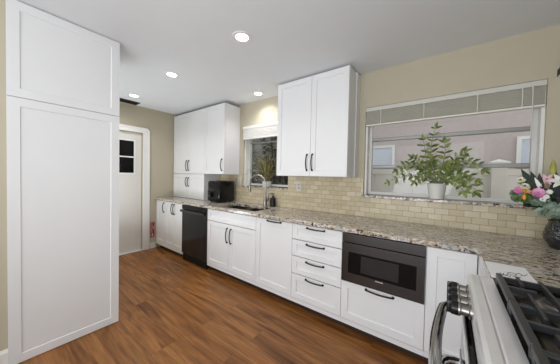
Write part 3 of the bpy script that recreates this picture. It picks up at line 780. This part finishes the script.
stemmed('leaf_stem', (.545, 2.20, 1.20), 'dark pointed leaf blades beneath the white lily', 'foliage', blades([((-.1, -.2, 1), .20), ((.25, -.2, 1), .20), ((.5, -.1, .7), .20), ((-.5, -.4, .6), .15)], DKBLADE, .30), None)
stemmed('leaf_stem', (.475, 2.16, 1.27), 'slim white striped petal leaf between the dark blades', 'foliage', blades([((-.45, -.2, 1), .105)], WHITEP, .2), None)
def sprig(pts, n, rad, m, label):
    t = thing('eucalyptus_sprig', mouth, label, 'foliage', BG); rn = random.Random(int(pts[-1][0]*1e4))
    e = V(pts[1]); a = mouth+V(((e.x-mouth.x)*.15, max(-.045, (e.y-mouth.y)*.2), -.03)); q = bez(a, V(pts[0])+V((0, 0, .03)), pts[1], 12)
    MB().tube(q, .0022, 5).build('stem', STEMG, t); lf = MB()
    for i in range(n):
        k = 5+int(7*i/n); c = q[k]
        for s_ in (-1, 1):
            dv = V((rn.uniform(-1, 1), rn.uniform(-.8, .1), rn.uniform(-.6, .7))).normalized()
            lf.leaf(c, dv, V((rn.uniform(-.4, .4), -1, rn.uniform(0, .8))), rad*2*rn.uniform(.8, 1.1), rad*1.9, .1, .08)
    lf.build('round_leaf', m, t, fix=False, smooth=True)
sprig([(.50, 2.10, 1.22), (.455, 2.03, 1.13)], 9, .026, EUC, 'grey-green eucalyptus sprig drooping over the tiles')
sprig([(.56, 2.06, 1.22), (.525, 1.99, 1.125)], 9, .029, EUC, 'grey-green eucalyptus sprig hanging in front of the vase')
sprig([(.62, 2.05, 1.24), (.60, 1.98, 1.15)], 9, .029, EUC, 'grey-green eucalyptus sprig at the right edge over the vase')
sprig([(.48, 2.14, 1.26), (.435, 2.12, 1.19)], 9, .022, EUC, 'small eucalyptus sprig under the magenta pompon')
sprig([(.44, 2.16, 1.24), (.345, 2.15, 1.205)], 16, .020, FERN, 'green leafy sprig at the lower left of the bouquet')
sprig([(.46, 2.18, 1.28), (.335, 2.18, 1.245)], 16, .018, EUC, 'grey-green leafy sprig at the left tip of the bouquet')
sprig([(.50, 2.17, 1.20), (.40, 2.17, 1.19)], 18, .022, DKBLADE, 'dark leafy sprig inside the left half of the bouquet')
sprig([(.55, 2.17, 1.20), (.50, 2.14, 1.20)], 18, .028, DKBLADE, 'dark leafy sprig in the heart of the bouquet')
sprig([(.48, 2.18, 1.30), (.37, 2.20, 1.33)], 16, .016, FERN, 'thin green sprig behind the cream daisies')

# ---------------------------------------------------------------- outdoors
struct('ground', MB().box(-9, 5, YT+.001, 9, -.05, -.0), GROUND)
struct('exterior_wall', MB().box(-2.6, 5, 5.0, 5.2, 0, 3.4), STUCCO)
def louvre_window(x0, x1, z0, z1, label):
    r = thing('shuttered_window', ((x0+x1)/2, 5, z0), label, 'window')
    MB().cells([x0, x0+.05, x1-.05, x1], [z0, z0+.04, z1-.05, z1], lambda i, j: not (i == 1 and j == 1), 4.955, 4.999, 1).build('frame', ALUW, r)
    s_ = MB(); n = 12
    for i in range(n):
        z = z0+.05+(z1-z0-.11)*i/(n-1)
        s_.add([(x0+.05, 4.965, z-.012), (x1-.05, 4.965, z-.012), (x1-.05, 4.99, z+.018), (x0+.05, 4.99, z+.018)], [(0, 1, 2, 3)])
    s_; s_.box(x0+.05, x1-.05, 4.992, 4.997, z0+.04, z1-.05).build('louvres', SLAT, r, fix=False)
louvre_window(-1.42, -.90, 1.56, 2.02, 'white louvred window of the neighbouring house seen at the left of the big window')
louvre_window(.80, 1.30, 1.56, 2.03, 'white louvred window of the neighbouring house seen at the right of the big window')
r = thing('vinyl_fence', (0, 3.5, 0), 'pale vertical-board fence outside the big window', 'fence')
fp = MB()
x = -1.9
while x < 2.4:
    fp.cbox(x+.002, x+.248, 3.5, 3.52, .02, 1.43, .004); x += .25
fp.build('boards', FENCE, r)
MB().cbox(-1.9, 2.4, 3.485, 3.535, 1.40, 1.47, .006).build('top_rail', FENCE, r)
for px in (-1.6, .43, 2.3):
    pb = MB().cbox(px-.065, px+.065, 3.44, 3.57, 0, 1.53, .004).build('post', FENCE, r)
    MB().add([(px-.085, 3.42, 1.53), (px+.085, 3.42, 1.53), (px+.085, 3.59, 1.53), (px-.085, 3.59, 1.53), (px-.085, 3.42, 1.55), (px+.085, 3.42, 1.55), (px+.085, 3.59, 1.55), (px-.085, 3.59, 1.55), (px, 3.505, 1.585)],
             [(0, 1, 2, 3), (0, 1, 5, 4), (1, 2, 6, 5), (2, 3, 7, 6), (3, 0, 4, 7), (4, 5, 8), (5, 6, 8), (6, 7, 8), (7, 4, 8)]).build('post_cap', ALUW, pb)
rn = random.Random(21)
def shrub(c, rx, ry, rz, n, label, L=.16):
    r = thing('garden_shrub', (c[0], c[1], 0), label, 'shrub'); m = MB(); c = V(c)
    st = MB()
    for k in range(6):
        a = k*1.05; st.tube([(c.x+.05*math.cos(a), c.y+.05*math.sin(a), 0), (c.x+.5*rx*math.cos(a), c.y+.5*ry*math.sin(a), c.z+.6*rz)], [.03, .01], 6)
    st.build('branch', mat('bark', (.03, .022, .015), .9), r)
    for i in range(n):
        d = V((rn.gauss(0, 1), rn.gauss(0, 1), rn.gauss(0, 1))).normalized(); k = rn.uniform(.55, 1)
        p = c+V((d.x*rx*k, d.y*ry*k, d.z*rz*k))
        if p.z < .05: continue
        m.leaf(p, (d+V((rn.uniform(-.7, .7), rn.uniform(-.7, .7), rn.uniform(-.9, .5)))), (0, 0, 1), L*rn.uniform(.6, 1.2), L*.42, .2)
    m.build('foliage', DKLEAF, r, fix=False)
shrub((-4.75, 4.3, 1.45), .62, .42, 1.35, 1700, 'dark leafy shrub outside the sink window, nearer the pane')
shrub((-3.25, 4.3, 1.5), .62, .42, 1.4, 1500, 'dark leafy shrub outside the sink window, further right')
struct('patio_wall', MB().box(-8, -2.62, 5.5, 5.6, 0, 2.75), mat('patio_wall_dark', (.16, .15, .125), .8))
